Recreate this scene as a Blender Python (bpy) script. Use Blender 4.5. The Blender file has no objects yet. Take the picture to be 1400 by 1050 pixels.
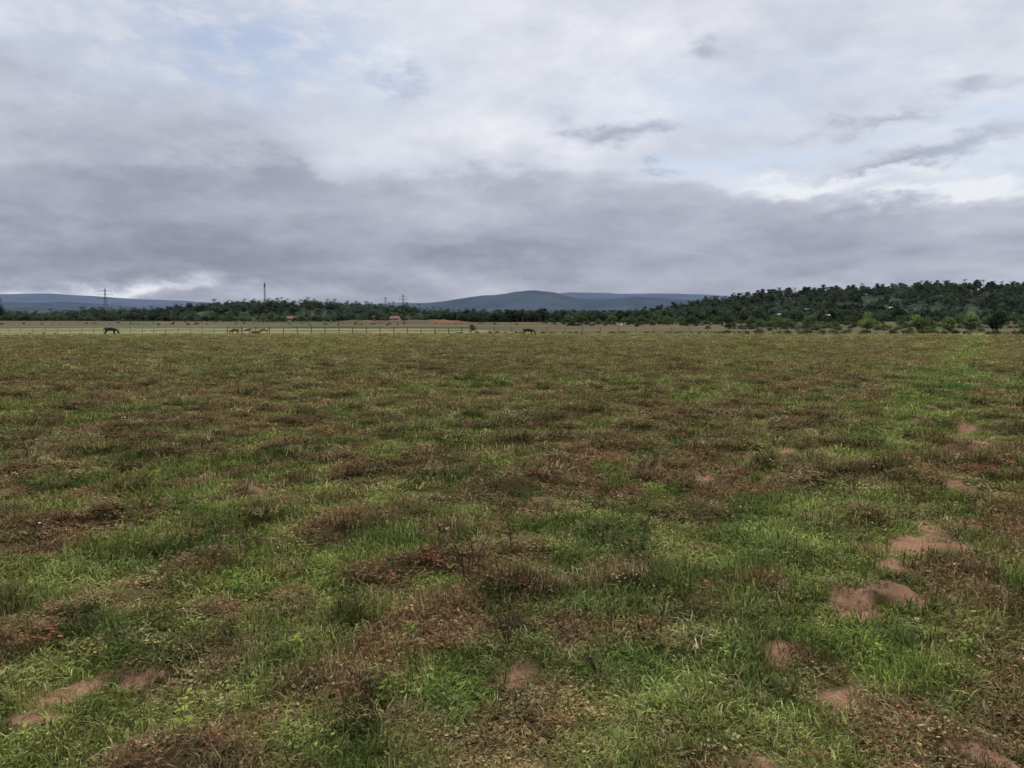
import bpy, math, numpy as np, random
from mathutils import Vector
rng=np.random.default_rng(7); random.seed(7)
scn=bpy.context.scene
F=1057.0; HY=443.0; CZ=1.7
PITCH=math.atan((525-HY)/F)
scn.view_settings.view_transform='Standard'; scn.view_settings.look='None'; scn.view_settings.exposure=0
# ---------------- camera
cam=bpy.data.cameras.new("camera"); co=bpy.data.objects.new("camera",cam); scn.collection.objects.link(co)
cam.sensor_width=36; cam.lens=36*F/1400; cam.clip_start=0.05; cam.clip_end=30000
co.location=(0,0,CZ); co.rotation_euler=(math.pi/2-PITCH,0,0); scn.camera=co
# ---------------- helpers
def WX(px,Y): return (px-700)/F*Y
def WZ(py,Y): return CZ+(HY-py)/F*Y
def GY(py): return CZ*F/(py-HY)
def sstep(a,b,x):
    t=np.clip((x-a)/(b-a),0,1); return t*t*(3-2*t)
def vnoise(x,y,seed=0):
    xi=np.floor(x).astype(np.int64); yi=np.floor(y).astype(np.int64)
    fx=x-xi; fy=y-yi; fx=fx*fx*(3-2*fx); fy=fy*fy*(3-2*fy)
    def h(a,b):
        v=(a*374761393+b*668265263+seed*974634777)&0xffffffff
        v=((v^(v>>13))*1274126177)&0xffffffff
        v=v^(v>>16)
        return (v&0xffffff)/float(0xffffff)
    return (h(xi,yi)*(1-fx)+h(xi+1,yi)*fx)*(1-fy)+(h(xi,yi+1)*(1-fx)+h(xi+1,yi+1)*fx)*fy
def fbm(x,y,o=4,seed=0,g=.5):
    s=0;a=1;t=0
    for i in range(o):
        s=s+a*vnoise(x,y,seed+i*17); t+=a; a*=g
        x,y=(x*1.6-y*1.2)+3.1,(x*1.2+y*1.6)+1.7
    return s/t
def link(o): scn.collection.objects.link(o); return o
# ---------------- terrain functions
DX,DY=0.52,0.854
def ncoord(x,y): return 0.854*x-0.52*y
RIDGES=[(-4.35,.20,.085),(-6.3,.20,.055),(-8.7,.25,.055),(-11.5,.25,.05),(-15,.3,.05),(-19,.35,.05),(-24,.4,.05),(2.6,.25,.04),(-2.7,.15,.03)]
def ridge(x,y):
    n=ncoord(x,y)+0.45*(fbm(x/2.6,y/2.6,3,5)-.5)
    r=0
    for c,w,h in RIDGES:
        r=r+h*np.exp(-((n-c)/w)**2)
    return r*(0.25+1.05*sstep(.36,.62,fbm(x/.8,y/.8,2,91)))
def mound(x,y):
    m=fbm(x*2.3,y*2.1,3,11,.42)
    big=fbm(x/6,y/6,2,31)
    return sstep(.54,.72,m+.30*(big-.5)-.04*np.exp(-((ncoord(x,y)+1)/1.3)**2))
def terr(x,y):
    d=np.hypot(x,y)
    near=1-sstep(120,150,y)
    z=near*(0.100*mound(x,y)*(.75+.25*sstep(4,10,y))+ridge(x,y)*.8+0.06*(fbm(x/.33,y/.33,3,77)-.5)+.08*(fbm(x/9,y/9,2,3)-.5))
    n=ncoord(x,y)
    z=z-near*.03*np.exp(-((n+.4)/.35)**2)-near*.02*np.exp(-((n+3.4)/.3)**2)
    z=z+4.0*sstep(175,760,d)
    z=z+ (1-near)*sstep(150,250,d)*.7*(fbm(x/60,y/25,3,55)-.5)
    z=z+1.9*np.exp(-((y-540)/9)**2)*sstep(-122,-112,x)*(1-sstep(-40,-25,x))*(.5+fbm(x/6,y/6,3,66))
    return z
DIRT=[(1190,842,.12,.22),(1200,802,.14,.13),(1262,748,.15,.40),(1225,775,.09,.22),(75,962,.09,.17),(345,873,.08,.08),(1075,622,.20,.50),(1075,908,.08,.13),
      (1330,838,.09,.2),(5,1006,.08,.09),(180,948,.07,.17),(1350,618,.18,.5),(1240,640,.10,.6),(1280,725,.10,.30),(960,660,.10,.28),(1300,690,.09,.40),(1310,660,.09,.5),(1325,590,.13,.8),(700,945,.05,.07)]
def dirt(x,y):
    s=0; w=fbm(x*9,y*9,4,201,.6)
    for px,py,a,b in DIRT:
        Y=GY(py); X=WX(px,Y)
        u=(x-X)*.854-(y-Y)*.52; v=(x-X)*DX+(y-Y)*DY
        s=np.maximum(s,1-np.sqrt((u/a)**2+(v/b)**2)*.55)
    s=s*.98+(w-.5)*1.5*(s>0)
    n=ncoord(x,y)
    sp=sstep(.675,.76,fbm(x*3.2,y*3.2,4,301,.6)+.13*np.exp(-((n+.3)/.45)**2)+.02*np.exp(-((n+3.4)/.5)**2))*(1-sstep(25,50,y))
    return np.clip(np.maximum(sstep(.22,.6,s),sp*.8),0,1)
C=lambda *a: np.array(a)[None,:]
def lerp(a,b,t): return a+(b-a)*t[:,None]
def brown(x,y):
    n=ncoord(x,y); s=DX*x+DY*y
    b1=fbm(x/.38,y/.38,4,41,.64); b2=fbm(x/4.5,y/4.5,3,43); b3=fbm(n/.5,s/2.0,3,45)
    r=ridge(x,y)/.08; m=mound(x,y)
    path=.8*np.exp(-((n+1.2)/.65)**2)+np.exp(-((n+.6)/1.6)**2)*sstep(12,22,y)
    v=.48*b1+.26*b2+.26*b3+.12*np.clip(r,0,1)+.04*m-.08*path+.02*sstep(5,25,y)*(1-sstep(5,16,n))+.055*np.exp(-((n-1.4)/1.2)**2)-.008*sstep(30,80,y)
    return sstep(.43,.575,v)
def tint(x,y):
    g=lerp(C(.122,.156,.035)+0*x[:,None],C(.172,.184,.054),sstep(.35,.65,fbm(x/1.1,y/1.1,4,61,.6)))
    g=lerp(g,C(.062,.092,.024),.8*sstep(.47,.64,fbm(x/.45,y/.45,3,63)))
    br=brown(x,y)
    bc=lerp(C(.158,.090,.048)+0*x[:,None],C(.142,.118,.050),sstep(.35,.6,fbm(x/.6,y/.6,3,65)))
    c=lerp(g,bc,(.82-.15*sstep(15,50,y))*br)
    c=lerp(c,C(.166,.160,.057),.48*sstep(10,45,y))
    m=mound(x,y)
    c=lerp(c,C(.066,.068,.028),(.38+.20*sstep(6,20,y)-.25*sstep(70,125,y))*sstep(.1,.8,m))  # creeper green on hummocks, darkened to paint in shade soft light leaves out
    n=ncoord(x,y)
    pt=np.maximum(np.exp(-((n+.6)/1.7)**2)*sstep(12,26,y),.55*np.exp(-((n+1.2)/.6)**2))
    c=lerp(c,C(.180,.222,.064),.50*pt*(1-.5*m)*(.5+fbm(x/1.5,y/1.5,3,615)))
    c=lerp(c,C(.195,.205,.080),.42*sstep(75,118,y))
    fine=fbm(x*4.5,y*4.5,3,611)
    c=c*(1+(1.0*(fine-.5)*2)*(1-sstep(15,45,y))*.62)[:,None]
    yy=y+8*(fbm(x/15,y/15,3,81)-.5)
    left=1-sstep(-25,20,x)
    st=sstep(116,126,yy)
    straw=lerp(C(.225,.205,.100)+0*x[:,None],C(.155,.165,.068),sstep(.4,.6,fbm(x/9,y/30,3,83)))
    c=lerp(c,straw,st)
    edge=142+ left*95+ 20*(fbm(x/30,y/30,2,85)-.5)
    fb=lerp(C(.125,.097,.062)+0*x[:,None],C(.080,.087,.045),sstep(.42,.58,fbm(x/50,y/22,3,87)))
    fb=lerp(fb,C(.17,.14,.085),.6*sstep(.55,.65,fbm(x/70,y/14,3,89)))
    c=lerp(c,fb,sstep(-12,12,yy-edge))
    c=lerp(c,C(.05,.065,.045),sstep(600,800,np.hypot(x,y)))
    red=np.exp(-((y-536)/16)**4)*sstep(-125,-112,x)*(1-sstep(-40,-22,x))*sstep(.35,.5,fbm(x/12,y/10,2,95))
    c=lerp(c,C(.23,.095,.068),.8*red)
    return c
def setattr_col(me,name,cols):
    a=me.attributes.new(name,'FLOAT_COLOR','POINT')
    d=np.ones((len(cols),4),dtype=np.float32); d[:,:3]=cols; a.data.foreach_set('color',d.ravel())
def gridmesh(name,xs,ys,zf):
    X,Yg=np.meshgrid(xs,ys); x=X.ravel(); y=Yg.ravel(); z=zf(x,y)
    me=bpy.data.meshes.new(name); nx,ny=len(xs),len(ys)
    me.vertices.add(len(x)); me.vertices.foreach_set('co',np.stack([x,y,z],1).astype(np.float32).ravel())
    i=np.arange(nx-1)[None,:]+nx*np.arange(ny-1)[:,None]; i=i.ravel()
    q=np.stack([i,i+1,i+1+nx,i+nx],1).astype(np.int32)
    me.loops.add(q.size); me.loops.foreach_set('vertex_index',q.ravel())
    me.polygons.add(len(q)); me.polygons.foreach_set('loop_start',np.arange(0,q.size,4,dtype=np.int32))
    try: me.polygons.foreach_set('loop_total',np.full(len(q),4,dtype=np.int32))
    except Exception: pass
    me.polygons.foreach_set('use_smooth',np.ones(len(q),dtype=bool))
    me.update(calc_edges=True); me.validate()
    return me,x,y,z
# ---------------- material helpers
class NT:
    def __init__(s,nt): s.nt=nt; nt.nodes.clear()
    def n(s,t,**k):
        nd=s.nt.nodes.new(t)
        for a,b in k.items(): setattr(nd,a,b)
        return nd
    def put(s,sock,v):
        if v is None: return
        if isinstance(v,bpy.types.NodeSocket): s.nt.links.new(v,sock)
        else: sock.default_value=v
    def M(s,op,a,b=None,c=None,clamp=False):
        nd=s.n('ShaderNodeMath',operation=op,use_clamp=clamp)
        s.put(nd.inputs[0],a); s.put(nd.inputs[1],b)
        if c is not None: s.put(nd.inputs[2],c)
        return nd.outputs[0]
    def V(s,op,a,b=None,c=None):
        nd=s.n('ShaderNodeVectorMath',operation=op)
        s.put(nd.inputs[0],a); s.put(nd.inputs[1],b)
        if c is not None: s.put(nd.inputs[2],c)
        return nd.outputs['Value'] if op in('DOT_PRODUCT','LENGTH','DISTANCE') else nd.outputs[0]
    def noise(s,vec,scale,detail=4,rough=.5,dist=0):
        nd=s.n('ShaderNodeTexNoise'); s.put(nd.inputs['Vector'],vec)
        nd.inputs['Scale'].default_value=scale; nd.inputs['Detail'].default_value=detail
        nd.inputs['Roughness'].default_value=rough; nd.inputs['Distortion'].default_value=dist
        return nd
    def ramp(s,f,pts):
        nd=s.n('ShaderNodeValToRGB'); cr=nd.color_ramp
        while len(cr.elements)<len(pts): cr.elements.new(.5)
        for e,(p,c) in zip(cr.elements,pts): e.position=p; e.color=(*c,1) if len(c)==3 else c
        s.put(nd.inputs[0],f); return nd.outputs[0]
    def sm(s,x,a,b):
        nd=s.n('ShaderNodeMapRange',interpolation_type='SMOOTHSTEP')
        s.put(nd.inputs[0],x); nd.inputs[1].default_value=a; nd.inputs[2].default_value=b
        return nd.outputs[0]
    def mixc(s,f,a,b,bt='MIX'):
        nd=s.n('ShaderNodeMix',data_type='RGBA',blend_type=bt)
        s.put(nd.inputs[0],f); s.put(nd.inputs[6],a if not isinstance(a,tuple) else (*a,1)); s.put(nd.inputs[7],b if not isinstance(b,tuple) else (*b,1))
        return nd.outputs[2]
def newmat(name):
    m=bpy.data.materials.new(name); m.use_nodes=True; return m,NT(m.node_tree)
def simple(name,col,rough=.7,var=.3,scale=8,metal=0):
    m,t=newmat(name)
    tc=t.n('ShaderNodeTexCoord'); nz=t.noise(tc.outputs['Object'],scale,4,.6)
    c=t.mixc(nz.outputs[0],tuple(v*(1-var) for v in col),tuple(min(1,v*(1+var)) for v in col))
    b=t.n('ShaderNodeBsdfPrincipled'); t.put(b.inputs['Base Color'],c); b.inputs['Roughness'].default_value=rough; b.inputs['Metallic'].default_value=metal
    b.inputs['Specular IOR Level'].default_value=.25
    o=t.n('ShaderNodeOutputMaterial'); t.nt.links.new(b.outputs[0],o.inputs[0]); return m
def foliage(name,col=None,inst=True,transl=.3):
    m,t=newmat(name)
    if inst:
        a=t.n('ShaderNodeAttribute',attribute_type='INSTANCER',attribute_name='tint'); c=a.outputs['Color']
    else:
        r=t.n('ShaderNodeRGB'); r.outputs[0].default_value=(*col,1); c=r.outputs[0]
    v=t.n('ShaderNodeAttribute',attribute_type='GEOMETRY',attribute_name='var')
    c=t.V('MULTIPLY',c,v.outputs['Color'])
    b=t.n('ShaderNodeBsdfDiffuse'); t.put(b.inputs['Color'],c)
    tr=t.n('ShaderNodeBsdfTranslucent'); t.put(tr.inputs[0],c)
    mx=t.n('ShaderNodeMixShader'); mx.inputs[0].default_value=transl
    t.nt.links.new(b.outputs[0],mx.inputs[1]); t.nt.links.new(tr.outputs[0],mx.inputs[2])
    o=t.n('ShaderNodeOutputMaterial'); t.nt.links.new(mx.outputs[0],o.inputs[0]); return m
# ---------------- world / sky
w=bpy.data.worlds.new("World"); scn.world=w; w.use_nodes=True
t=NT(w.node_tree)
SUN_EL,SUN_AZ=52,15
sky=t.n('ShaderNodeTexSky',sky_type='NISHITA'); sky.sun_disc=False; sky.sun_elevation=math.radians(SUN_EL); sky.sun_rotation=math.radians(SUN_AZ)
bg1=t.n('ShaderNodeBackground'); t.nt.links.new(sky.outputs[0],bg1.inputs[0]); bg1.inputs[1].default_value=.11
tc=t.n('ShaderNodeTexCoord'); dirv=tc.outputs['Generated']
sp=t.n('ShaderNodeSeparateXYZ'); t.nt.links.new(dirv,sp.inputs[0]); x,y,z=sp.outputs
az=t.M('ARCTAN2',x,y); el=t.M('ARCSINE',z)
zz=t.M('ADD',t.M('MAXIMUM',z,0.0),.16)
pv=t.n('ShaderNodeCombineXYZ'); t.put(pv.inputs[0],t.M('DIVIDE',x,zz)); t.put(pv.inputs[1],t.M('DIVIDE',y,zz)); P=pv.outputs[0]
n1=t.noise(P,1.7,4,.52)
cmb=t.n('ShaderNodeCombineXYZ'); t.put(cmb.inputs[0],az); t.put(cmb.inputs[1],el)
st=t.V('MULTIPLY',cmb.outputs[0],(3.0,6.5,1.0))
n3=t.noise(st,1.7,6,.58)
n4=t.noise(st,6.0,4,.6)
w1=t.V('MULTIPLY',t.V('SUBTRACT',n3.outputs['Color'],(.5,.5,.5)),(.32,.12,0))
w2=t.V('MULTIPLY',t.V('SUBTRACT',n4.outputs['Color'],(.5,.5,.5)),(.08,.04,0))
Q=t.V('ADD',t.V('ADD',cmb.outputs[0],w1),w2)
def pxdir(px,py):
    cx=(px-700)/F; cy=(525-py)/F; c,s=math.cos(PITCH),math.sin(PITCH)
    v=Vector((cx,c+cy*s,-s+cy*c)).normalized()
    return math.atan2(v.x,v.y),math.asin(v.z)
def blobs(lst,start):
    acc=start
    for px,py,sx,sy,amp in lst:
        a,e=pxdir(px,py); sa=sx/F; se=sy/F
        v=t.V('MULTIPLY_ADD',Q,(1/sa,1/se,0),(-a/sa,-e/se,0))
        d=t.V('DOT_PRODUCT',v,v)
        g=t.M('POWER',.3679,d)
        acc=t.M('MULTIPLY_ADD',g,amp,acc)
    return acc
sq=t.n('ShaderNodeSeparateXYZ'); t.put(sq.inputs[0],Q); qa,qe=sq.outputs[0],sq.outputs[1]
fc=t.n('ShaderNodeFloatCurve'); A0,A1=-.75,.75; E1=.35
t.put(fc.inputs['Value'],t.M('MULTIPLY_ADD',qa,1/(A1-A0),-A0/(A1-A0)))
pts=[(0,225),(130,225),(300,212),(400,205),(470,238),(600,243),(750,232),(880,240),(1000,256),(1150,250),(1250,272),(1400,280)]
crv=fc.mapping.curves[0]; cp=[]
for px,py in pts:
    a,e=pxdir(px,py); cp.append(((a-A0)/(A1-A0),e/E1))
cp=[(0,.6)]+cp+[(1,.45)]
crv.points[0].location=cp[0]; crv.points[1].location=cp[-1]
for p in cp[1:-1]: crv.points.new(*p)
fc.mapping.update()
edge=t.M('MULTIPLY',fc.outputs[0],E1)
dq=t.M('SUBTRACT',edge,qe)
bank=t.M('ADD',t.M('MULTIPLY',t.sm(dq,-.010,.018),.42),t.M('MULTIPLY',t.sm(dq,-.06,.09),.58))
D=t.M('MULTIPLY_ADD',t.M('SUBTRACT',n1.outputs[0],.5),.48,.185)
D=t.M('MULTIPLY_ADD',t.M('SUBTRACT',n3.outputs[0],.5),.46,D)
D=t.M('MULTIPLY_ADD',t.M('SUBTRACT',n4.outputs[0],.5),.19,D)
D=t.M('MULTIPLY_ADD',bank,.345,D)
D=blobs([(150,160,260,50,.20),(40,215,260,50,.10),(370,225,80,40,.13),(830,175,50,11,.34),(900,168,40,9,.22),(985,52,30,13,.24),(1180,168,60,8,.24),
 (1300,206,90,9,.30),(1230,222,60,7,.2),(1320,122,45,9,.25),(915,225,25,6,.24),(540,97,20,14,.2),(1130,243,110,13,-.34),(1290,264,110,11,-.30),(700,70,240,60,-.08),(640,180,170,40,-.13),
 (200,348,260,34,.20),(700,352,120,16,.12),(1080,335,130,30,.11),(560,300,200,25,-.05),(900,395,200,10,.04),
 (60,388,170,13,-.44),(230,398,80,8,-.28),(1300,388,220,14,-.14),(1200,340,200,16,-.05),(500,385,250,8,-.05)],D)
col=t.ramp(D,[(0,(.83,.85,.90)),(.22,(.63,.66,.75)),(.45,(.445,.47,.565)),(.70,(.295,.312,.390)),(1,(.175,.21,.28))])
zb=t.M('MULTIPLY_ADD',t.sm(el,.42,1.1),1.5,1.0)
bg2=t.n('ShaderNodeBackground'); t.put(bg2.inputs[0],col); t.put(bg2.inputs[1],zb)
blue=blobs([(410,60,140,65,.85),(985,222,90,16,.95),(1370,165,90,28,.7),(1010,120,180,34,.5),(1120,200,70,14,.55),(60,60,120,40,.3),(1330,235,80,14,.5),(240,30,120,40,.3)],0.0)
blue=t.M('MULTIPLY',blue,t.sm(n4.outputs[0],.25,.6),clamp=True)
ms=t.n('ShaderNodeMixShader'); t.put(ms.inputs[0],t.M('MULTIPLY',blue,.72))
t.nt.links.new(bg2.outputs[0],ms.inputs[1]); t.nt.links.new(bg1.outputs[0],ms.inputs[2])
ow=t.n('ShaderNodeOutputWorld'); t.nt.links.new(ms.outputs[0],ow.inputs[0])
w.cycles.sampling_method='MANUAL'; w.cycles.sample_map_resolution=256
sl=bpy.data.lights.new("sun",'SUN'); sl.energy=1.5; sl.angle=math.radians(14); sl.color=(1,.95,.87)
so=link(bpy.data.objects.new("sun",sl))
sd=Vector((math.sin(math.radians(SUN_AZ))*math.cos(math.radians(SUN_EL)),math.cos(math.radians(SUN_AZ))*math.cos(math.radians(SUN_EL)),math.sin(math.radians(SUN_EL))))
so.rotation_euler=sd.to_track_quat('Z','Y').to_euler(); so.location=(0,0,50)
# ---------------- ground sheet
def steps(a,b,m,k):
    o=[a]
    while o[-1]<b: o.append(o[-1]+max(m,k*abs(o[-1])))
    return np.array(o)
xp=steps(0,9500,.07,.017); xs=np.concatenate([-xp[:0:-1],xp])
yp=steps(1.5,9500,.05,.012); yb=-steps(0,9500,.3,.12)[::-1]; yb=yb[yb<-.1]
ys=np.concatenate([yb,np.arange(0,1.5,.15),yp])
gm,gx,gy,gz=gridmesh("grass_field",xs,ys,terr)
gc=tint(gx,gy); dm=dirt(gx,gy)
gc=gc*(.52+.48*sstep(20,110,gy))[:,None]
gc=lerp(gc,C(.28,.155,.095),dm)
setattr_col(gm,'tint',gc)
go=link(bpy.data.objects.new("grass_field",gm))
m,t=newmat("field_soil_and_turf")
a=t.n('ShaderNodeAttribute',attribute_name='tint'); g=t.n('ShaderNodeNewGeometry')
na=t.noise(g.outputs['Position'],45,5,.7); nb=t.noise(g.outputs['Position'],3.5,4,.65)
f=t.M('MULTIPLY_ADD',na.outputs[0],1.2,.4); f=t.M('MULTIPLY',f,t.M('MULTIPLY_ADD',nb.outputs[0],.9,.55))
c=t.V('SCALE',a.outputs['Color']); c.node.inputs['Scale'].default_value=1; t.nt.links.new(f,c.node.inputs['Scale'])
b=t.n('ShaderNodeBsdfDiffuse'); t.put(b.inputs['Color'],c)
bp=t.n('ShaderNodeBump'); bp.inputs['Strength'].default_value=.7; bp.inputs['Distance'].default_value=.02; t.nt.links.new(na.outputs[0],bp.inputs['Height']); t.nt.links.new(bp.outputs[0],b.inputs['Normal'])
o=t.n('ShaderNodeOutputMaterial'); t.nt.links.new(b.outputs[0],o.inputs[0]); gm.materials.append(m)
# ---------------- mesh builder
class MB:
    def __init__(s): s.v=[];s.f=[];s.var=[];s.mi=[]
    def face(s,vs,var=1,mi=0):
        i=len(s.v); s.v+= [tuple(p) for p in vs]; s.var+=[var]*len(vs) if not hasattr(var,'__len__') else list(var)
        s.f.append(tuple(range(i,i+len(vs)))); s.mi.append(mi)
    def tube(s,pts,rad,n=6,mi=0,var=1):
        pts=[Vector(p) for p in pts]; base=len(s.v)
        for k,p in enumerate(pts):
            d=(pts[min(k+1,len(pts)-1)]-pts[max(k-1,0)]).normalized()
            u=d.orthogonal().normalized() if abs(d.z)<.9 else (Vector((1,0,0))-d*d.x).normalized(); v=d.cross(u)
            for j in range(n):
                a=2*math.pi*j/n; s.v.append(tuple(p+(u*math.cos(a)+v*math.sin(a))*rad[k])); s.var.append(var)
        for k in range(len(pts)-1):
            for j in range(n):
                a=base+k*n+j; b=base+k*n+(j+1)%n; s.f.append((a,b,b+n,a+n)); s.mi.append(mi)
        s.f.append(tuple(base+(len(pts)-1)*n+j for j in range(n))); s.mi.append(mi)
    def box(s,c,sz,mi=0,rot=0,var=1):
        cx,cy,cz=c; X,Y,Z=[q/2 for q in sz]; base=len(s.v); cr,sr=math.cos(rot),math.sin(rot)
        for dx in(-X,X):
            for dy in(-Y,Y):
                for dz in(-Z,Z): s.v.append((cx+dx*cr-dy*sr,cy+dx*sr+dy*cr,cz+dz)); s.var.append(var)
        for q in((0,1,3,2),(4,6,7,5),(0,4,5,1),(2,3,7,6),(0,2,6,4),(1,5,7,3)): s.f.append(tuple(base+i for i in q)); s.mi.append(mi)
    def mesh(s,name,mats):
        me=bpy.data.meshes.new(name); me.from_pydata(s.v,[],s.f)
        me.polygons.foreach_set('material_index',s.mi)
        vv=np.array(s.var)[:,None]*np.ones((1,3)); setattr_col(me,'var',vv)
        for mm in mats: me.materials.append(mm)
        me.update(); return me
    def obj(s,name,mats,loc=(0,0,0),do=True):
        ob=bpy.data.objects.new(name,s.mesh(name,mats)); ob.location=loc
        if do: link(ob)
        return ob
R=random.Random(3)
def scatter(name,coll,P,rot,scl,tn,idx):
    me=bpy.data.meshes.new(name); me.vertices.add(len(P)); me.vertices.foreach_set('co',np.asarray(P,dtype=np.float32).ravel())
    for nm,arr in(('rot',rot),('scl',scl)):
        a=me.attributes.new(nm,'FLOAT_VECTOR','POINT'); a.data.foreach_set('vector',np.asarray(arr,dtype=np.float32).ravel())
    a=me.attributes.new('idx','INT','POINT'); a.data.foreach_set('value',np.asarray(idx,dtype=np.int32))
    setattr_col(me,'tint',tn); me.update()
    ob=link(bpy.data.objects.new(name,me))
    ng=bpy.data.node_groups.new(name+"_scatter",'GeometryNodeTree')
    ng.interface.new_socket('Geometry',in_out='INPUT',socket_type='NodeSocketGeometry'); ng.interface.new_socket('Geometry',in_out='OUTPUT',socket_type='NodeSocketGeometry')
    N=ng.nodes; L=ng.links
    gi=N.new('NodeGroupInput'); gout=N.new('NodeGroupOutput'); ip=N.new('GeometryNodeInstanceOnPoints'); ci=N.new('GeometryNodeCollectionInfo')
    ci.inputs[0].default_value=coll; ci.inputs['Separate Children'].default_value=True; ci.inputs['Reset Children'].default_value=True
    def na(n,ty):
        q=N.new('GeometryNodeInputNamedAttribute'); q.data_type=ty; q.inputs['Name'].default_value=n; return q.outputs[0]
    e=N.new('FunctionNodeEulerToRotation'); L.new(na('rot','FLOAT_VECTOR'),e.inputs[0])
    L.new(gi.outputs[0],ip.inputs['Points']); L.new(ci.outputs[0],ip.inputs['Instance']); ip.inputs['Pick Instance'].default_value=True
    L.new(na('idx','INT'),ip.inputs['Instance Index']); L.new(e.outputs[0],ip.inputs['Rotation']); L.new(na('scl','FLOAT_VECTOR'),ip.inputs['Scale'])
    L.new(ip.outputs[0],gout.inputs[0])
    md=ob.modifiers.new("scatter",'NODES'); md.node_group=ng
    return ob
# ---------------- grass tufts
FG=foliage("grass_blades"); 
tufts=bpy.data.collections.new("grass_tufts")
def blade(mb,x,y,l,wd,lean,az,var,twist=0):
    ca,sa=math.cos(az),math.sin(az); px,py=-sa*wd/2,ca*wd/2
    pts=[(0,0),(.5*l*math.sin(lean*.6),.5*l*math.cos(lean*.6)),(l*math.sin(lean),.86*l*math.cos(lean))]
    p=[(x+ca*a,y+sa*a,b) for a,b in pts]
    mb.face([(p[0][0]-px,p[0][1]-py,p[0][2]-.01),(p[0][0]+px,p[0][1]+py,p[0][2]-.01),(p[1][0]+px*.8,p[1][1]+py*.8,p[1][2]),(p[1][0]-px*.8,p[1][1]-py*.8,p[1][2])],var)
    mb.face([(p[1][0]-px*.8,p[1][1]-py*.8,p[1][2]),(p[1][0]+px*.8,p[1][1]+py*.8,p[1][2]),p[2]],var)
for k in range(4):
    mb=MB()
    for i in range(36):
        r=.078*math.sqrt(R.random()); a=R.random()*6.28
        blade(mb,r*math.cos(a),r*math.sin(a),R.uniform(.02,.068)*(1.35 if k==3 else 1),R.uniform(.003,.0065),R.uniform(.2,1.5),R.random()*6.28,R.uniform(.4,1.7))
    tufts.objects.link(mb.obj("grass_tuft_%s"%'abcd'[k],[FG],do=False))
for k in range(3):
    mb=MB()
    for i in range(50):
        r=.085*math.sqrt(R.random()); a=R.random()*6.28; h=R.uniform(.004,.045)*(1-r/.13)
        x,y=r*math.cos(a),r*math.sin(a); s=R.uniform(.005,.011); b=R.random()*6.28; tl=R.uniform(-.7,.7)
        c_,s_=math.cos(b)*s,math.sin(b)*s
        mb.face([(x-c_,y-s_,h-tl*s),(x-s_*.6,y+c_*.6,h),(x+c_,y+s_,h+tl*s),(x+s_*.6,y-c_*.6,h)],R.uniform(.45,1.6))
    for i in range(16):
        blade(mb,R.uniform(-.07,.07),R.uniform(-.07,.07),R.uniform(.03,.08),.0028,R.uniform(.2,1.5),R.random()*6.28,R.uniform(.4,1.4))
    tufts.objects.link(mb.obj("grass_tuft_%s"%'efg'[k],[FG],do=False))
NT_=155000; r0,r1=2.3,135.
u=rng.random(NT_); rr=(math.sqrt(r0)+u*(math.sqrt(r1)-math.sqrt(r0)))**2
aa=rng.uniform(-.74,.74,NT_); tx=rr*np.sin(aa); ty=rr*np.cos(aa)-.6
tx+=rng.normal(0,.02,NT_)
d=dirt(tx,ty); br=brown(tx,ty); md_=mound(tx,ty)
keep=(rng.random(NT_)>d*.95)&(ty<128)
thin=fbm(tx*3.5,ty*3.5,3,501); keep&=(rng.random(NT_)<.40+1.3*sstep(.33,.60,thin))
tx,ty,rr,br,md_,d=[q[keep] for q in(tx,ty,rr,br,md_,d)]; n=len(tx)
tz=terr(tx,ty)
weed=(rng.random(n)<.10+.50*np.maximum(br,.7*md_))
idx=np.where(weed,rng.integers(4,7,n),rng.integers(0,4,n))
sc=(rr/3)**.60*rng.uniform(.6,1.3,n)*(1-.5*d); tall=sstep(.45,.75,fbm(tx*1.6,ty*1.6,3,503))
sz=(rr/3)**.24*rng.uniform(.6,1.5,n)*(.60+.85*tall)*(1-.45*sstep(20,90,rr))
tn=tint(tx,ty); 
dry=rng.random(n)<.12+.24*br
tn=np.where(dry[:,None],lerp(tn,C(.24,.19,.10),rng.uniform(.3,.9,n)),tn)
reds=weed&(rng.random(n)<.50*br)
tn=np.where(reds[:,None],lerp(tn,C(.165,.072,.043),rng.uniform(.3,.9,n)),tn)
tn=tn*rng.uniform(.58,1.55,n)[:,None]*1.27
rot=np.stack([rng.normal(0,.15,n),rng.normal(0,.15,n),rng.uniform(0,6.28,n)],1)
scatter("grass",tufts,np.stack([tx,ty,tz],1),rot,np.stack([sc,sc,sz],1),tn,idx)
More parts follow.
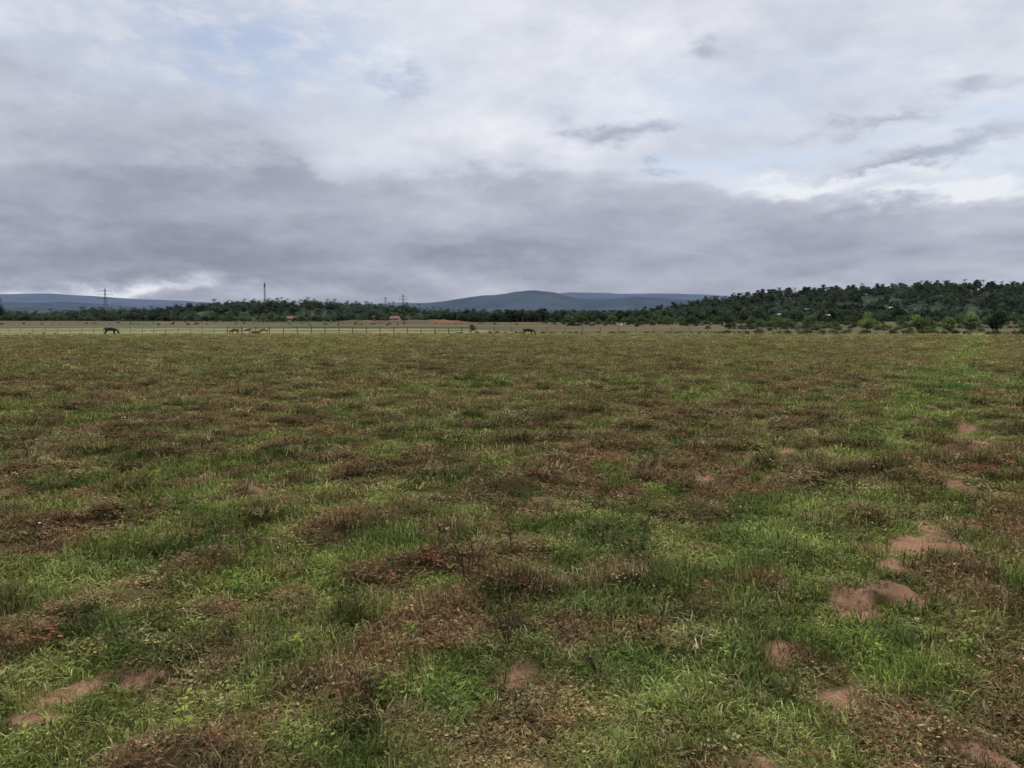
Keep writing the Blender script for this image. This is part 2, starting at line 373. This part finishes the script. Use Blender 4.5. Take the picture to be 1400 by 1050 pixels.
# ---------------- trees
bark=simple("tree_bark",(.16,.14,.12),.9,.3,3); 
FT=foliage("far_foliage",transl=.2)
def leaf(mb,p,s,var,mi=0):
    a=Vector((R.gauss(0,1),R.gauss(0,1),R.gauss(0,.6))).normalized(); b=a.orthogonal().normalized()
    q=R.random()*6.28; b=b*math.cos(q)+a.cross(b)*math.sin(q)
    p=Vector(p); mb.face([p-a*s,p-b*s*.6,p+a*s,p+b*s*.6],var,mi)
def broad(mb,h,wd,nb,nl,ls,trunk=.35,flat=.7,spread=.33):
    th=h*trunk
    mb.tube([(0,0,-.5),(.03*h,0,th*.5),(0,.02*h,th),(0,0,h*.7)],[h*.028,h*.022,h*.018,h*.006],6,1)
    for i in range(nb):
        a=R.random()*6.28; q=math.sqrt(R.random())*wd*spread
        top=h*.86-.25*h*(q/(wd*spread))**2
        c=Vector((q*math.cos(a),q*math.sin(a),R.uniform(min(th+.1*h,top-.05*h),top)))
        if i==0: c=Vector((0,0,h*.84))
        mb.tube([(0,0,th*.8),c*.55+Vector((0,0,th*.35)),c],[h*.012,h*.008,h*.003],4,1)
        rb=R.uniform(.16,.27)*wd; 
        for j in range(nl//nb):
            v=Vector((R.gauss(0,1),R.gauss(0,1),R.gauss(0,1))).normalized()*rb*R.uniform(.45,1.1)
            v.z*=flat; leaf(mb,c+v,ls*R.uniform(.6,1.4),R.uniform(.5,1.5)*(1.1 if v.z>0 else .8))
def palm(mb,h,nf=15,fl=3.0):
    lean=R.uniform(-.06,.06)*h
    mb.tube([(0,0,-.5),(lean*.3,0,h*.5),(lean,0,h)],[.22,.17,.15],6,1)
    for i in range(nf):
        a=i*2.4+R.uniform(-.2,.2); up=R.uniform(-.3,1.1); L=fl*R.uniform(.8,1.1); prev=None
        for k in range(7):
            s=k/6*L; rr_=s*math.cos(up*.6); zz_=h+s*math.sin(up)-.16*s*s
            p=Vector((lean+rr_*math.cos(a),rr_*math.sin(a),zz_))
            if prev is not None:
                side=Vector((-math.sin(a),math.cos(a),0)); wl=.75*math.sin(math.pi*(k/7.2))+.1
                for sg in(-1,1):
                    mb.face([prev,prev+(p-prev)*.6,(prev+p)/2+side*sg*wl+Vector((math.cos(a)*.2,math.sin(a)*.2,-.35*wl))],R.uniform(.55,1.4))
            prev=p
forest=bpy.data.collections.new("forest_trees")
mb=MB(); broad(mb,7,9,11,520,.45,.25); forest.objects.link(mb.obj("tree_a",[FT,bark],do=False))
mb=MB(); broad(mb,9,8.5,10,520,.45,.35); forest.objects.link(mb.obj("tree_b",[FT,bark],do=False))
mb=MB(); broad(mb,12.5,6.5,8,380,.42,.6,.55); forest.objects.link(mb.obj("tree_c",[FT,bark],do=False))
mb=MB(); palm(mb,7,16,3.3); forest.objects.link(mb.obj("tree_d",[FT,bark],do=False))
mb=MB(); palm(mb,10,17,3.0); forest.objects.link(mb.obj("tree_e",[FT,bark],do=False))
mb=MB(); broad(mb,2.6,6,11,460,.28,.08,.6,.36); forest.objects.link(mb.obj("tree_f",[FT,bark],do=False))
# ---------------- hills
def prof(pts): 
    px=np.array([p[0] for p in pts],float); py=np.array([p[1] for p in pts],float)
    return lambda q: np.interp(q,px,py)
hillmat,t=newmat("hill_vegetation")
g=t.n('ShaderNodeNewGeometry'); nz=t.noise(g.outputs['Position'],.03,6,.65)
c=t.ramp(nz.outputs[0],[(.3,(.034,.048,.034)),(.55,(.060,.078,.048)),(.72,(.12,.125,.075))])
b=t.n('ShaderNodeBsdfDiffuse'); t.put(b.inputs[0],c); o=t.n('ShaderNodeOutputMaterial'); t.nt.links.new(b.outputs[0],o.inputs[0])
def mkhill(name,pts,Yc,wd,x0,x1,mat,th,nsc=60,namp=.15,nx=200,ny=50):
    pf=prof(pts)
    def hz(x,y):
        q=700+x/Yc*F
        top=CZ+(HY-pf(q))/F*Yc-th
        s=np.cos(np.clip((y-Yc)/wd,-1,1)*math.pi/2)**1.3
        base=-3.
        return base+(top-base)*s*(1-namp*2*np.abs((fbm(x/nsc,y/nsc,4,int(Yc))-.5))*(1-s*.7)) 
    me,_,_,_=gridmesh(name,np.linspace(x0,x1,nx),np.linspace(Yc-wd,Yc+wd,ny),hz); me.materials.append(mat)
    link(bpy.data.objects.new(name,me)); return hz
RP=[(600,446),(700,438),(800,433),(900,421),(960,409),(1000,404),(1060,397),(1130,394),(1200,390),(1260,387),(1330,387),(1400,390),(1500,392),(1700,405),(1900,440)]
h1=mkhill("hill",RP,850,260,-100,900,hillmat,9)
LP=[(-500,436),(-300,425),(-100,432),(0,433),(80,430),(120,423),(230,421),(300,412),(400,408),(450,411),(560,416),(620,427),(660,436),(720,446)]
h2=mkhill("hill",LP,760,150,-760,40,hillmat,8)
def mtmat(name,c0,c1):  # blue haze of distance is painted into the base colours
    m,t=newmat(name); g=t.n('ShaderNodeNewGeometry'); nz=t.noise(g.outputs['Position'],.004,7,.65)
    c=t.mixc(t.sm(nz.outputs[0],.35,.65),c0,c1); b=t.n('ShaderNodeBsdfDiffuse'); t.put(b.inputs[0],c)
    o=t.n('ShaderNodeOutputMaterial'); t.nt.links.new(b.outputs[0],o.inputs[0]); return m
MF=[(-900,415),(-200,400),(0,402),(60,401),(130,404),(200,409),(270,412),(330,416),(450,418),(560,414),(620,413),(680,410),(740,402),(780,399),(810,400),(840,402),(880,401),(960,403),(1050,408),(1400,402),(2200,410)]
MN=[(-900,420),(-200,412),(0,413),(100,413),(200,420),(300,424),(450,424),(560,416),(600,412),(640,406),(680,403),(705,399),(730,397),(760,400),(790,407),(830,409),(860,405),(900,407),(960,412),(1050,415),(1400,415),(2200,420)]
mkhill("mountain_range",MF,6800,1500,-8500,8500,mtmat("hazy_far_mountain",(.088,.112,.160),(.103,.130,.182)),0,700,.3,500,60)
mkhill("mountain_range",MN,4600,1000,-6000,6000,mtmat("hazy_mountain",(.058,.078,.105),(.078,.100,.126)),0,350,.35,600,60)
# ---------------- forests
def forestpts(n,xr,yr,zf,kinds,s0,s1,base,pf=None,var=.35):
    x=rng.uniform(*xr,n); y=rng.uniform(*yr,n); 
    if pf is not None:
        k=pf(x,y); x=x[k];y=y[k]
    n=len(x); z=zf(x,y); k=rng.choice(kinds,n); s=s0+(s1-s0)*rng.random(n)**1.4
    s3=np.stack([s*rng.uniform(.85,1.15,n),s*rng.uniform(.85,1.15,n),s],1)
    patch=.55+1.0*fbm(x/30,y/30,3,707)
    tn=np.array(base)[None,:]*(patch*rng.uniform(1-var,1+var,n))[:,None]*rng.uniform(.85,1.15,(n,3))
    return [np.stack([x,y,z],1),np.stack([0*x,0*x,rng.uniform(0,6.28,n)],1),s3,tn,k]
def fmerge(name,L): scatter(name,forest,*[np.concatenate([q[i] for q in L]) for i in range(5)])
zmax=lambda hf:(lambda x,y: np.maximum(hf(x,y),terr(x,y))-.2)
clump=lambda sc_,th,sd:(lambda x,y: fbm(x/sc_,y/sc_,3,sd)+rng.uniform(-.08,.08,len(x))>th)
fmerge("distant_trees",[
 forestpts(7500,(-60,760),(620,830),zmax(h1),[0,0,1,1,2,3,4,4,5],.5,1.05,(.078,.103,.068),clump(40,.385,1)),  # crown tints lifted and greyed to paint in distance haze
 forestpts(1400,(60,760),(800,865),zmax(h1),[0,1,1,2,2,4,0],.65,1.15,(.064,.085,.062),clump(22,.42,2))])
fmerge("distant_trees",[
 forestpts(4400,(-560,0),(640,790),zmax(h2),[0,1,0,3,4,3,3],.5,1.05,(.066,.090,.060),clump(35,.36,3)),
 forestpts(900,(-540,-30),(590,650),terr,[0,3,4,5,0],.4,.85,(.085,.112,.06),clump(40,.40,4))])
fmerge("distant_trees",[
 forestpts(1900,(-60,330),(560,660),terr,[0,0,1,1,3,5],.5,1.1,(.060,.083,.052),clump(35,.36,5)),
 forestpts(600,(20,330),(330,480),terr,[5,5,0],.3,.8,(.080,.108,.050),clump(25,.46,6)),
 forestpts(300,(-230,120),(340,480),terr,[5,5],.12,.35,(.08,.09,.052),clump(25,.47,7))])
L=[forestpts(1500,(34,160),(88,150),terr,[5],.10,.34,(.090,.108,.050),lambda x,y: (np.abs(y-(131-.27*(x-34))-4*np.sin(x/9))<5)&(fbm(x/6,y/6,2,9)>.36)),
   forestpts(420,(60,260),(160,280),terr,[5,5,5,0],.25,.6,(.11,.145,.058),clump(20,.44,8)),
   forestpts(130,(-6,40),(128,136),terr,[5],.05,.18,(.11,.11,.055)),
   forestpts(26,(-90,-6),(129,134),terr,[5],.04,.11,(.10,.10,.05))]
fmerge("hedge",L)
def ftree(px,py_top,Y,wd,col,seed,tk=.2,nl=1500,ls=.16):
    global R
    R=random.Random(seed); X=WX(px,Y); zb=float(terr(np.array([X]),np.array([float(Y)]))[0]); h=WZ(py_top,Y)-zb
    mb=MB(); broad(mb,h,wd,12,nl,ls,tk,.85)
    mb.obj("tree",[foliage("tree_leaves",col,False,.3),bark],(X,Y,zb-.05))
ftree(1361,425,165,4.6,(.045,.062,.036),21,.12,2400)
ftree(1325,427,170,4.6,(.25,.31,.095),22,.1)
ftree(1253,430,175,4.2,(.21,.27,.085),23,.1)
ftree(1184,427,180,4.4,(.20,.26,.085),24,.1)
ftree(1225,414,250,4.6,(.05,.065,.045),25,.5)
ftree(1110,430,200,6,(.12,.16,.07),26,.1)
ftree(1060,432,200,5,(.13,.17,.07),36,.1)
ftree(677,428,520,10,(.045,.065,.045),27,.15,1500,.35)
ftree(1030,425,480,9,(.055,.075,.05),28,.2,1500,.3)
ftree(632,430,540,10,(.055,.08,.055),29,.15,1200,.35)
ftree(1295,433,170,4,(.17,.22,.08),30,.1)
ftree(-2,403,420,9,(.045,.065,.045),31,.25,1500,.3)
ftree(862,430,470,7,(.055,.08,.055),32,.2,1200,.3)
ftree(645,443,150,1.6,(.06,.08,.04),33,.1,500,.09)
ftree(760,430,500,9,(.05,.07,.05),34,.2,1200,.3)
ftree(930,427,470,8,(.055,.075,.05),35,.2,1200,.3)
# ---------------- fence
wood=simple("weathered_fence_wood",(.36,.36,.27),.85,.3,3); dark=simple("dark_fence_wood",(.13,.11,.085),.9,.3,3); wire=simple("fence_wire",(.22,.21,.2),.5,.1,3,.6)
def fence(px0,px1,Y0,Y1,sp_,h,mat,rails,pw,rt):
    mb=MB(); x0,x1=WX(px0,Y0),WX(px1,Y1); n=int(math.hypot(x1-x0,Y1-Y0)/sp_); pr=None; rr2=random.Random(int(px1))
    for i in range(n+1):
        f=i/n; x=x0+(x1-x0)*f; y=Y0+(Y1-Y0)*f+rr2.uniform(-.1,.1); z=float(terr(np.array([x]),np.array([y]))[0]); hh=h*rr2.uniform(.92,1.1)
        mb.tube([(x,y,z-.3),(x+rr2.uniform(-.04,.04),y,z+hh)],[pw,pw*.85],6,0)
        if pr:
            for q in rails: mb.tube([(pr[0],pr[1]-pw,pr[2]+q*h),((x+pr[0])/2,(y+pr[1])/2-pw,(z+pr[2])/2+q*h-rr2.uniform(0,.05)),(x,y-pw,z+q*h)],[rt]*3,5,1)
        pr=(x,y,z)
    mb.obj("wooden_fence" if rt>.03 else "wire_fence",[mat,mat if rt>.03 else wire])
fence(-320,310,131,133,2.0,1.3,wood,(.5,.92),.085,.06)
fence(312,650,133.3,136,2.3,1.2,dark,(.45,.9),.08,.045)
fence(652,1090,136.3,134,3.0,1.2,dark,(.3,.6,.9),.06,.012)
# ---------------- cows
def skin(name,V,E,rad,mats,sub=2,root=0):
    me=bpy.data.meshes.new(name); me.from_pydata(V,E,[]); ob=bpy.data.objects.new(name+"_tmp",me); link(ob)
    ob.modifiers.new("s",'SKIN'); sv=me.skin_vertices[0].data
    for i,r in enumerate(rad): sv[i].radius=(r,r) if not isinstance(r,tuple) else r; sv[i].use_root=(i==root)
    m=ob.modifiers.new("b",'SUBSURF'); m.levels=sub; m.render_levels=sub
    dg=bpy.context.evaluated_depsgraph_get(); dg.update()
    nm=bpy.data.meshes.new_from_object(ob.evaluated_get(dg)); bpy.data.objects.remove(ob)
    nm.name=name; nm.materials.clear()
    for q in mats: nm.materials.append(q)
    nm.polygons.foreach_set('use_smooth',np.ones(len(nm.polygons),dtype=bool)); return nm
def hide(name,c0,c1,lo,hi):
    m,t=newmat(name); tc=t.n('ShaderNodeTexCoord'); nz=t.noise(tc.outputs['Object'],1.4,3,.5)
    c=t.mixc(t.sm(nz.outputs[0],lo,hi),c0,c1); b=t.n('ShaderNodeBsdfPrincipled'); t.put(b.inputs[0],c); b.inputs['Roughness'].default_value=.7
    o=t.n('ShaderNodeOutputMaterial'); t.nt.links.new(b.outputs[0],o.inputs[0]); return m
HB=hide("black_hide",(.010,.009,.009),(.02,.017,.015),.4,.6); HR=hide("brown_hide",(.12,.055,.035),(.17,.08,.05),.4,.6); HW=hide("brown_white_hide",(.15,.07,.04),(.5,.45,.4),.50,.53)
def cowmesh(mat,pose):
    V=[(-.75,0,1.15),(-.2,0,1.06),(.4,0,1.06),(.72,0,1.14)]; E=[(0,1),(1,2),(2,3)]; rad=[.27,.36,.36,.27]
    if pose=='graze': nk=[((1.02,0,.95),.17),((1.25,.0,.62),.13),((1.36,0,.46),.135),((1.46,0,.2),.085),((1.49,0,.08),.06)]
    else: nk=[((.98,0,1.32),.18),((1.2,0,1.5),.13),((1.32,0,1.52),.135),((1.56,0,1.38),.085),((1.66,0,1.32),.065)]
    pr=3
    for p,r in nk: V.append(p); rad.append(r); E.append((pr,len(V)-1)); pr=len(V)-1
    for sg in(-1,1):
        ch=[((.62,sg*.2,.8),.14),((.63,sg*.2,.44),.068),((.61,sg*.2,.12),.045),((.65,sg*.2,.02),.06)]; pr=3
        for p,r in ch: V.append(p); rad.append(r); E.append((pr,len(V)-1)); pr=len(V)-1
        ch=[((-.62,sg*.22,.82),.18),((-.56,sg*.22,.66),.13),((-.9,sg*.2,.46),.07),((-.86,sg*.2,.12),.048),((-.81,sg*.2,.02),.06)]; pr=0
        for p,r in ch: V.append(p); rad.append(r); E.append((pr,len(V)-1)); pr=len(V)-1
        hx,_,hz_=V[5]; 
        for p,r in[((hx+.02,sg*.15,hz_+.05),.04),((hx-.02,sg*.30,hz_+.05),.03)]: V.append(p); rad.append(r); E.append((5 if p[1]*sg<.2 else len(V)-2,len(V)-1))
        for p,r in[((hx+.08,sg*.09,hz_+.15),.03),((hx+.12,sg*.16,hz_+.30),.012)]: V.append(p); rad.append(r); E.append((5 if r>.02 else len(V)-2,len(V)-1))
    pr=0
    for p,r in[((-1.03,0,1.24),.05),((-1.12,0,.9),.025),((-1.12,0,.55),.025),((-1.11,0,.42),.04)]: V.append(p); rad.append(r); E.append((pr,len(V)-1)); pr=len(V)-1
    if pose=='lie':
        V=[list(v) for v in V]
        for v in V:
            if v[2]<1.0 and abs(v[1])>.18: v[2]=.62+ (v[2]-.8)*.08; v[0]+= .25 if v[0]>0 else .3; v[1]*=1.6
            v[2]-=.55
        for v in V: v[2]=max(v[2],.06)
        V=[tuple(v) for v in V]
    return skin("cow",V,E,rad,[mat])
cows=[(152,459,HB,'graze',.1,.85),(722,459.5,HB,'graze',.15,.74),(322,457,HR,'graze',2.9,.70),(338,456,HW,'stand',.3,.68),(350,457,HR,'lie',0.2,.75),(362,456,HW,'graze',3.5,.66)]
for px,py,mt,ps,rz,s in cows:
    Y=GY(py)*1.0; X=WX(px,Y); o=link(bpy.data.objects.new("cow",cowmesh(mt,ps))); z=float(terr(np.array([X]),np.array([Y]))[0])
    o.location=(X,Y,z-.01); o.rotation_euler=(0,0,rz); o.scale=(s,s,s)
# ---------------- egrets
WH=simple("white_feathers",(.75,.75,.72),.6,.05,5); YB=simple("bird_bill",(.5,.35,.05),.5,.1,5)
def egret(px,py,Y,fly,rz=0):
    if fly:
        V=[(-.28,0,-.02),(0,0,0),(.18,0,.02),(.28,0,.06),(.24,0,.12),(.32,0,.13),(.42,0,.11),(-.55,0,-.04)]; E=[(0,1),(1,2),(2,3),(3,4),(4,5),(5,6),(0,7)]; rad=[.05,.085,.06,.03,.03,.035,.01,.012]
    else:
        V=[(-.2,0,.33),(0,0,.40),(.12,0,.46),(.16,0,.58),(.12,0,.68),(.18,0,.74),(.3,0,.72),(-.3,0,.26),(.02,.04,.2),(.02,.04,.0),(.02,-.04,.2),(.02,-.04,.0)]
        E=[(0,1),(1,2),(2,3),(3,4),(4,5),(5,6),(0,7),(1,8),(8,9),(1,10),(10,11)]; rad=[.05,.085,.06,.03,.03,.035,.01,.02,.02,.012,.02,.012]
    o=link(bpy.data.objects.new("egret",skin("egret",V,E,rad,[WH,YB],2,1)))
    X=WX(px,Y); zt=WZ(py,Y) if fly else float(terr(np.array([X]),np.array([float(Y)]))[0])
    o.location=(X,Y,zt); o.rotation_euler=(0,0,rz)
    if fly:
        mb=MB()
        for sg in(-1,1):
            mb.face([(.14,sg*.05,.03),(.17,sg*.28,.16),(-.02,sg*.26,.14),(-.16,sg*.05,.01)]); mb.face([(.17,sg*.28,.16),(.08,sg*.52,.12),(-.06,sg*.48,.10),(-.02,sg*.26,.14)])
        wg=mb.obj("wings",[WH]); wg.parent=o
egret(1064,430,130,True,.3); egret(1131,431,130,True,1.9); egret(1215,421,130,True,.2); egret(203,457,122,False,.4); egret(848,444,130,True,2.2); egret(1101,423,170,True,1.0)
# ---------------- pylons, mast
steel=simple("galvanised_steel",(.13,.145,.16),.5,.1,1,.3)
def lattice(mb,h,b,tp,n,th):
    lv=[(b+(tp-b)*((i/n)**.75))/2 for i in range(n+1)]; zs=[h*i/n for i in range(n+1)]
    for i in range(n):
        c0=[(sx*lv[i],sy*lv[i],zs[i]) for sx,sy in((-1,-1),(1,-1),(1,1),(-1,1))]; c1=[(sx*lv[i+1],sy*lv[i+1],zs[i+1]) for sx,sy in((-1,-1),(1,-1),(1,1),(-1,1))]
        for j in range(4):
            mb.tube([c0[j],c1[j]],[th,th],4); mb.tube([c0[j],c1[(j+1)%4]],[th*.6]*2,4); mb.tube([c0[(j+1)%4],c1[j]],[th*.6]*2,4); mb.tube([c1[j],c1[(j+1)%4]],[th*.6]*2,4)
def pylon(px,py,Y,rz,arm):
    X=WX(px,Y); zb=2; h=WZ(py,Y)-zb; mb=MB(); lattice(mb,h,h*.17,h*.02,9,.12)
    for f,a in((.93,.8),(.83,1.0),(.72,1.15)):
        for sg in(-1,1):
            L=sg*arm*a; z=h*f; mb.tube([(0,0,z+h*.03),(L,0,z)],[.17,.14],4); mb.tube([(0,0,z-h*.01),(L,0,z)],[.17,.14],4); mb.tube([(L,0,z),(L,0,z-1.6)],[.12,.12],4)
            mb.tube([(L*.5,0,z+h*.015),(L*.5,0,z-h*.005)],[.09,.09],4)
    o=mb.obj("transmission_tower",[steel],(X,Y,zb)); o.rotation_euler=(0,0,rz)
pylon(147,395,900,.25,8.0); pylon(552,403,1150,.3,6.5); pylon(528,406,1300,.3,4.0)
X=WX(364,800); h=WZ(384,800)-3; mb=MB(); lattice(mb,h*.93,2.4,1.0,13,.10); mb.tube([(0,0,h*.9),(0,0,h)],[.12,.06],5)
for a in range(3):
    for f in(.86,.92): mb.box((.75*math.cos(a*2.1),.75*math.sin(a*2.1),h*f),(.3,.4,1.8),rot=a*2.1)
mb.obj("cell_tower",[steel],(X,800,3))
# ---------------- houses
def house(px,py,Y,wd,wall,roof,rz):
    X=WX(px,Y); zb=float(terr(np.array([X]),np.array([float(Y)]))[0]); root=link(bpy.data.objects.new("house",None)); root.location=(X,Y,zb); root.rotation_euler=(0,0,rz)
    wm=simple("plaster_wall",wall,.9,.1,2); rm=simple("clay_tile_roof",roof,.85,.25,2); dk=simple("window_glass",(.03,.03,.035),.3,.1,2)
    d=wd*.7; h=2.8
    mb=MB(); mb.box((0,0,h/2),(wd,d,h)); mb.face([(-wd/2,-d/2,h),(-wd/2,d/2,h),(-wd/2,0,h+1.3)]); mb.face([(wd/2,-d/2,h),(wd/2,d/2,h),(wd/2,0,h+1.3)]); p=[mb.obj("walls",[wm])]
    mb=MB(); e=.5
    for sg in(-1,1):
        q=[(-wd/2-e,sg*(d/2+e),h-.35),(wd/2+e,sg*(d/2+e),h-.35),(wd/2+e,0,h+1.45),(-wd/2-e,0,h+1.45)]; mb.face(q); mb.face([(a,b,c_+.12) for a,b,c_ in q])
    p.append(mb.obj("roof",[rm]))
    mb=MB(); mb.box((0,-d/2-.02,1.05),(1.1,.1,2.1)); p.append(mb.obj("door",[dk])); mb=MB()
    for sx in(-.3,.3): mb.box((sx*wd,-d/2-.02,1.6),(1.2,.1,1.1))
    p.append(mb.obj("windows",[dk]))
    for q in p: q.parent=root
house(400,433,605,7,(.5,.47,.42),(.22,.11,.085),.4); house(541,432,600,7,(.42,.38,.35),(.22,.11,.085),-.3)
# ---------------- foreground weeds
def gz1(X,Y): return float(terr(np.array([X]),np.array([Y]))[0])
stemd=simple("dry_stem",(.050,.036,.027),.9,.3,20); petal=simple("white_petal",(.75,.74,.7),.6,.05,20)
lg=foliage("weed_leaf",(.19,.29,.06),False,.35); lg2=foliage("weed_leaf_yellow",(.40,.43,.10),False,.35); ld=foliage("dry_leaf",(.08,.055,.035),False,.2); lb=foliage("dock_leaf",(.13,.21,.05),False,.35)
def dryweed(px,py,h,nb=5,flower=False,seed=0):
    global R
    h*=1.2
    R=random.Random(seed*7+int(px)); Y=GY(py); X=WX(px,Y); mb=MB()
    for s in range(max(3,nb-1)):
        a=R.random()*6.28; l=R.uniform(.15,.6)*h; p0=Vector((R.uniform(-.03,.03),R.uniform(-.03,.03),-.02)); p1=Vector((l*.4*math.cos(a),l*.4*math.sin(a),h*.5)); p2=Vector((l*math.cos(a),l*math.sin(a),h*R.uniform(.6,1)))
        mb.tube([p0,p1,p2],[.0030,.0022,.0014],4,1)
        for k in range(7):
            f=R.uniform(.3,1); q=p0.lerp(p1,f*2) if f<.5 else p1.lerp(p2,f*2-1); e=q+Vector((R.uniform(-.03,.03),R.uniform(-.03,.03),R.uniform(.0,.04))); mb.tube([q,e],[.0014,.0009],3,1); leaf(mb,e,R.uniform(.005,.012),R.uniform(.6,1.3),0)
        if flower and s==0:
            for k in range(8): leaf(mb,p2+Vector((R.uniform(-.006,.006),R.uniform(-.006,.006),R.uniform(0,.008))),.010,1,2)
    mb.obj("dry_weed",[ld,stemd,petal],(X,Y,gz1(X,Y)))
def greenweed(px,py,h,mat,nl=12,ll=.05,seed=0,st=2):
    global R
    h*=1.2; ll*=1.15
    R=random.Random(seed*13+int(px)); Y=GY(py); X=WX(px,Y); mb=MB()
    for s in range(st):
        lean=Vector((R.uniform(-.25,.25)*h,R.uniform(-.25,.25)*h,h*R.uniform(.75,1))); mb.tube([(0,0,-.02),lean*.5,lean],[.003,.0025,.0015],4)
        for k in range(nl):
            f=(k+1)/nl; q=lean*f; a=k*2.4; L=ll*(1.15-.7*f)*R.uniform(.8,1.2); dv=Vector((math.cos(a),math.sin(a),.35)); sd_=Vector((-math.sin(a),math.cos(a),0))*L*.22
            mb.face([q,q+dv*L*.5+sd_,q+dv*L+Vector((0,0,-.2*L)),q+dv*L*.5-sd_],R.uniform(.8,1.25))
    mb.obj("green_weed",[mat],(X,Y,gz1(X,Y)))
for a in[(636,805,.32,7,True,1),(648,800,.24,5,False,2),(702,760,.17,5,False,3),(467,745,.16,5,False,4),(973,702,.17,5,False,5),(1173,678,.22,6,False,6),(340,775,.13,5,False,7),(690,905,.16,8,False,8),(905,895,.18,3,False,9),(967,616,.08,3,True,10),(40,745,.1,4,True,11),(500,985,.12,5,False,12),(820,940,.1,6,False,13),(300,890,.1,5,False,14),(935,498,.4,5,False,15),(1000,480,.4,4,False,16),(1190,570,.18,5,False,17)]: dryweed(*a)
for a in[(228,1036,.19,lg2,12,.06,1,1),(316,822,.15,lg,10,.065,2,2),(432,812,.17,lg,12,.05,3,2),(515,985,.15,lg,11,.05,4,2),(273,715,.18,lg,10,.06,5,3),(820,770,.10,lg,9,.05,6,2),(745,752,.10,lg,9,.05,7,2),(610,560,.15,lg,9,.05,8,3),(890,690,.1,lg,9,.05,9,2),(120,660,.15,lg,9,.05,10,2),(560,890,.08,lg,9,.05,11,2),(1215,905,.08,lg2,9,.05,12,2),(395,905,.07,lg2,9,.05,13,2),(655,830,.09,lg,9,.05,14,2)]: greenweed(*a)
R=random.Random(5); Y=GY(536); X=WX(1305,Y); mb=MB()
for i in range(1500):
    a=R.random()*6.28; r=math.sqrt(R.random()); hh=.26*math.sqrt(max(0,1-r*r))*R.uniform(.4,1.1)
    leaf(mb,(r*.62*math.cos(a),r*.45*math.sin(a),hh),R.uniform(.018,.04),R.uniform(.5,1.5))
for i in range(12):
    a=R.random()*6.28; mb.tube([(0,0,-.02),(.25*math.cos(a),.2*math.sin(a),.12),(.5*math.cos(a),.36*math.sin(a),.18)],[.006,.004,.002],4,1)
mb.obj("leafy_bush",[lb,stemd],(X,Y,gz1(X,Y)))
print("tufts",n,"ground verts",len(gx))
